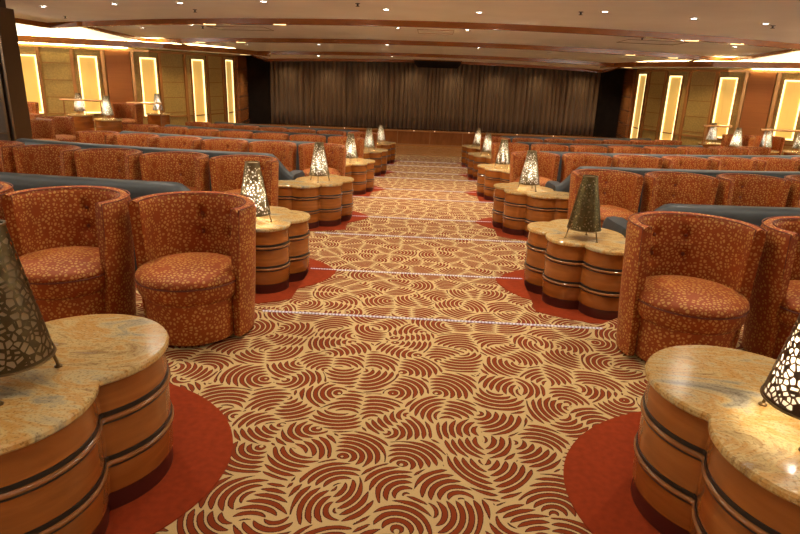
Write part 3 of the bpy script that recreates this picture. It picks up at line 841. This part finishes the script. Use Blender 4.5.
    cv = [('cove_light', 1.10, 1.14, .3, 8.6, 1.945, 1.975, 'upper warm cove light strip above the soffit on the %s wall'), ('cove_light', .02, .08, .3, 5.6, 1.80 + .045, 1.885, 'lower warm cove light strip along the top of the %s wall')]
    for nm_, o0, o1, a, b, z0, z1, lb in cv:
        bm = bmesh.new(); wbar(bm, a, b, z0, z1, s, o0, o1); o = finish(bm, nm_, M['cove'], smooth=False); tag(o, lb % side, 'cove light')
    for j, t in enumerate((3.2, 4.4, 5.4, 6.4, 7.4)):
        p = wpt(t, s, .62); d = copy_tree(dproto); d.location = (p[0], p[1], 1.858); d.scale = (.7, .7, .7)
        tag(d, 'tiny downlight in the low soffit before the %s wall, %s from its outer end' % (side, ORD[j]), 'downlight', 'tiny downlights in the side soffits')
        spot((p[0], p[1], 1.84), 40, 120, col=(1, .72, .42))

for s in (-1, 1):
    p = wpt(10.6, s, .75); spot((p[0], p[1], 1.60), 60, 150)  # added spot with no fitting, brightens the pillar by the stage
for i in range(8):                                            # unseen spots without fittings, added to brighten the curtain
    o = spot((-4.9 + 1.4 * i, 20.62, 1.80), 17, 120, col=(1, .76, .48)); o.rotation_euler = (radians(18), 0, 0)
# area lights without fittings, added out of view to brighten the ceiling
def ceiling_fill(x, y, z, ax, e):
    d = bpy.data.lights.new('ceiling_fill_light', 'AREA'); d.shape = 'RECTANGLE'; d.size = .8; d.size_y = .25; d.energy = e; d.color = (1, .95, .86)
    o = bpy.data.objects.new('ceiling_fill_light', d); COL.objects.link(o); o.location = (x, y, z)
    o.rotation_euler = Vector((-ax[0], -ax[1], -ax[2])).to_track_quat('Z', 'Y').to_euler()
for s in (-1, 1):
    for y in (1.5, 4.5, 6.8): ceiling_fill(s * 9.9, y, 1.75, (-s * .3, .1, 1), 140)
    ceiling_fill(s * 4, -2.8, 1.75, (0, .2, 1), 60)
    ceiling_fill(s * 9.7, 10.6, 1.7, (-s * .3, .1, 1), 170)
# outer room shell (mostly out of view)
for s, side in ((-1, 'left'), (1, 'right')):
    bm = bmesh.new(); box(bm, s * 10.35 - .1, s * 10.35 + .1, -3.2, 12.9, -1, 2.62)
    o = finish(bm, 'wall_outer_' + side, M['olive'], smooth=False); tag(o, kind='structure')
bm = bmesh.new(); box(bm, -10.4, 10.4, -3.2, -3.0, -1, 2.62)
tag(finish(bm, 'wall_front', M['brown'], smooth=False), kind='structure')
# dark walnut wall end on the left
bm = bmesh.new(); box(bm, -9.0, -5.63, 8.0, 8.3, -.5, 2.62)
tag(finish(bm, 'wall_dark_left', M['postwall'], smooth=False), kind='structure')
bm = bmesh.new()
for z in (.05, .50, .92, 1.37): box(bm, -9.0, -5.67, 7.985, 8.0, z, z + .018)
box(bm, -5.66, -5.625, 7.97, 8.31, -.5, 2.1); box(bm, -5.57, -5.54, 7.97, 8.31, -.5, 2.1)
tag(finish(bm, 'trim_70', M['bronze_dk'] if 'bronze_dk' in M else plain('dull_bronze', (.10, .055, .022), .35, .5), smooth=False), kind='structure')
bm = bmesh.new(); box(bm, -5.625, -5.57, 8.0, 8.3, -.5, 2.1)
tag(finish(bm, 'trim_71', M['postwall'], smooth=False), kind='structure')

# ------------------------------------------------------------------ side lounges
def side_table(x, y, z, label):
    root = empty('side_table', (x, y, z)); tag(root, label, 'table', 'small round tables at the side lounges')
    bm = bmesh.new(); lathe(bm, [(0, 0), (.24, 0), (.24, .05), (0, .05)], 32); finish(bm, 'plinth', M['plinth'], root)
    bm = bmesh.new(); lathe(bm, [(0, .05), (.25, .05), (.25, .175), (.258, .18), (.258, .2), (.25, .205), (.25, .335), (.258, .34), (.258, .36), (.25, .365), (.25, .472), (0, .472)], 32); finish(bm, 'body', M['tablewood'], root)
    bm = bmesh.new(); lathe(bm, [(0, .472), (.268, .472), (.272, .48), (.268, .5), (0, .5)], 32); finish(bm, 'tabletop', M['granite'], root)
PL = {-1: -.10, 1: -.30}
SL = [(-7.65, 13.15, 'left', 'behind the outer rail'), (-6.55, 12.25, 'left', 'beyond the fourth row'), (-6.42, 14.3, 'left', 'beyond the fifth row'),
      (6.5, 14.45, 'right', 'beyond the fifth row'), (6.38, 13.02, 'right', 'beyond the fourth row'), (7.05, 13.15, 'right', 'below the brown panel'), (7.7, 13.1, 'right', 'nearest the frame edge')]
for (x, y, side, where) in SL:
    z = PL[-1 if x < 0 else 1]
    side_table(x, y, z, 'small round wooden table in the %s lounge, %s' % (side, where))
    put_lamp(lamp_lit, (x, y, z + .5), random.uniform(0, 2), 'lit perforated lamp in the %s side lounge, %s' % (side, where), 'cone lamps in the side lounges', 10.0)
# sideways chairs
LC = [(-6.75, 10.25, 85), (-6.85, 11.0, 80), (-7.75, 11.35, 10), (-8.6, 12.6, 60), (-6.72, 13.38, -10),
      (6.74, 13.72, -60), (7.4, 13.8, -30), (8.5, 13.25, 20)]
for j, (x, y, a) in enumerate(LC):
    side = 'left' if x < 0 else 'right'
    jj = j if x < 0 else j - 5
    put_chair(x, y, -.25 if (x < 0 and y < 11.9) else PL[-1 if x < 0 else 1], radians(a), 'rust tub chair turned sideways in the %s side lounge, %s of its cluster' % (side, ORD[jj]), 'tub chairs in the side lounges')

# bronze rails on posts
def rail(x0, x1, y0, y1, z, label):
    PZ = PL[-1 if x0 < 0 else 1]
    root = empty('handrail', ((x0 + x1) / 2, (y0 + y1) / 2, PZ)); tag(root, label, 'handrail', 'bronze rails before the side walls')
    hx, hy = (x1 - x0) / 2, (y1 - y0) / 2
    bm = bmesh.new(); tube(bm, [(-hx, -hy, z - PZ), (hx, hy, z - PZ)], .022, 10); finish(bm, 'rail', M['bronze'], root)
    for u in (-.85, .85):
        bm = bmesh.new(); tube(bm, [(hx * u, hy * u, 0), (hx * u, hy * u, z - PZ)], .014, 8); finish(bm, 'post', M['bronze'], root)
rail(-7.85, -6.9, 12.8, 12.8, .72, 'thin bronze rail on posts before the outer left wall panels')
rail(-6.98, -6.15, 13.95, 13.95, .64, 'thin bronze rail on posts before the inner left wall panels')
rail(6.12, 6.75, 14.12, 14.12, .60, 'thin bronze rail on posts before the inner right wall panels')
rail(6.7, 8.6, 12.8, 12.8, .64, 'long thin bronze rail before the outer right wall panels')

# ------------------------------------------------------------------ world, camera, view
w = bpy.data.worlds.new('world'); SC.world = w; w.use_nodes = True
w.node_tree.nodes['Background'].inputs[0].default_value = (1, .75, .5, 1); w.node_tree.nodes['Background'].inputs[1].default_value = .02
cam = bpy.data.cameras.new('camera'); co = bpy.data.objects.new('camera', cam); COL.objects.link(co)
cam.sensor_width = 36; cam.lens = 27.0; cam.clip_start = .05; cam.clip_end = 100
Rm = Matrix.Rotation(radians(2.6), 3, 'Z') @ Matrix.Rotation(pi / 2 - radians(17.6), 3, 'X') @ Matrix.Rotation(radians(2.0), 3, 'Z')
co.matrix_world = Matrix.Translation((.08, 0, 1.42)) @ Rm.to_4x4()
SC.camera = co
vs = SC.view_settings; vs.view_transform = 'Standard'; vs.look = 'None'; vs.exposure = 0.32; vs.gamma = 1.0; vs.use_curve_mapping = False
SC.cycles.max_bounces = 8; SC.cycles.sample_clamp_indirect = 6; SC.cycles.use_denoising = True; SC.cycles.transparent_max_bounces = 16
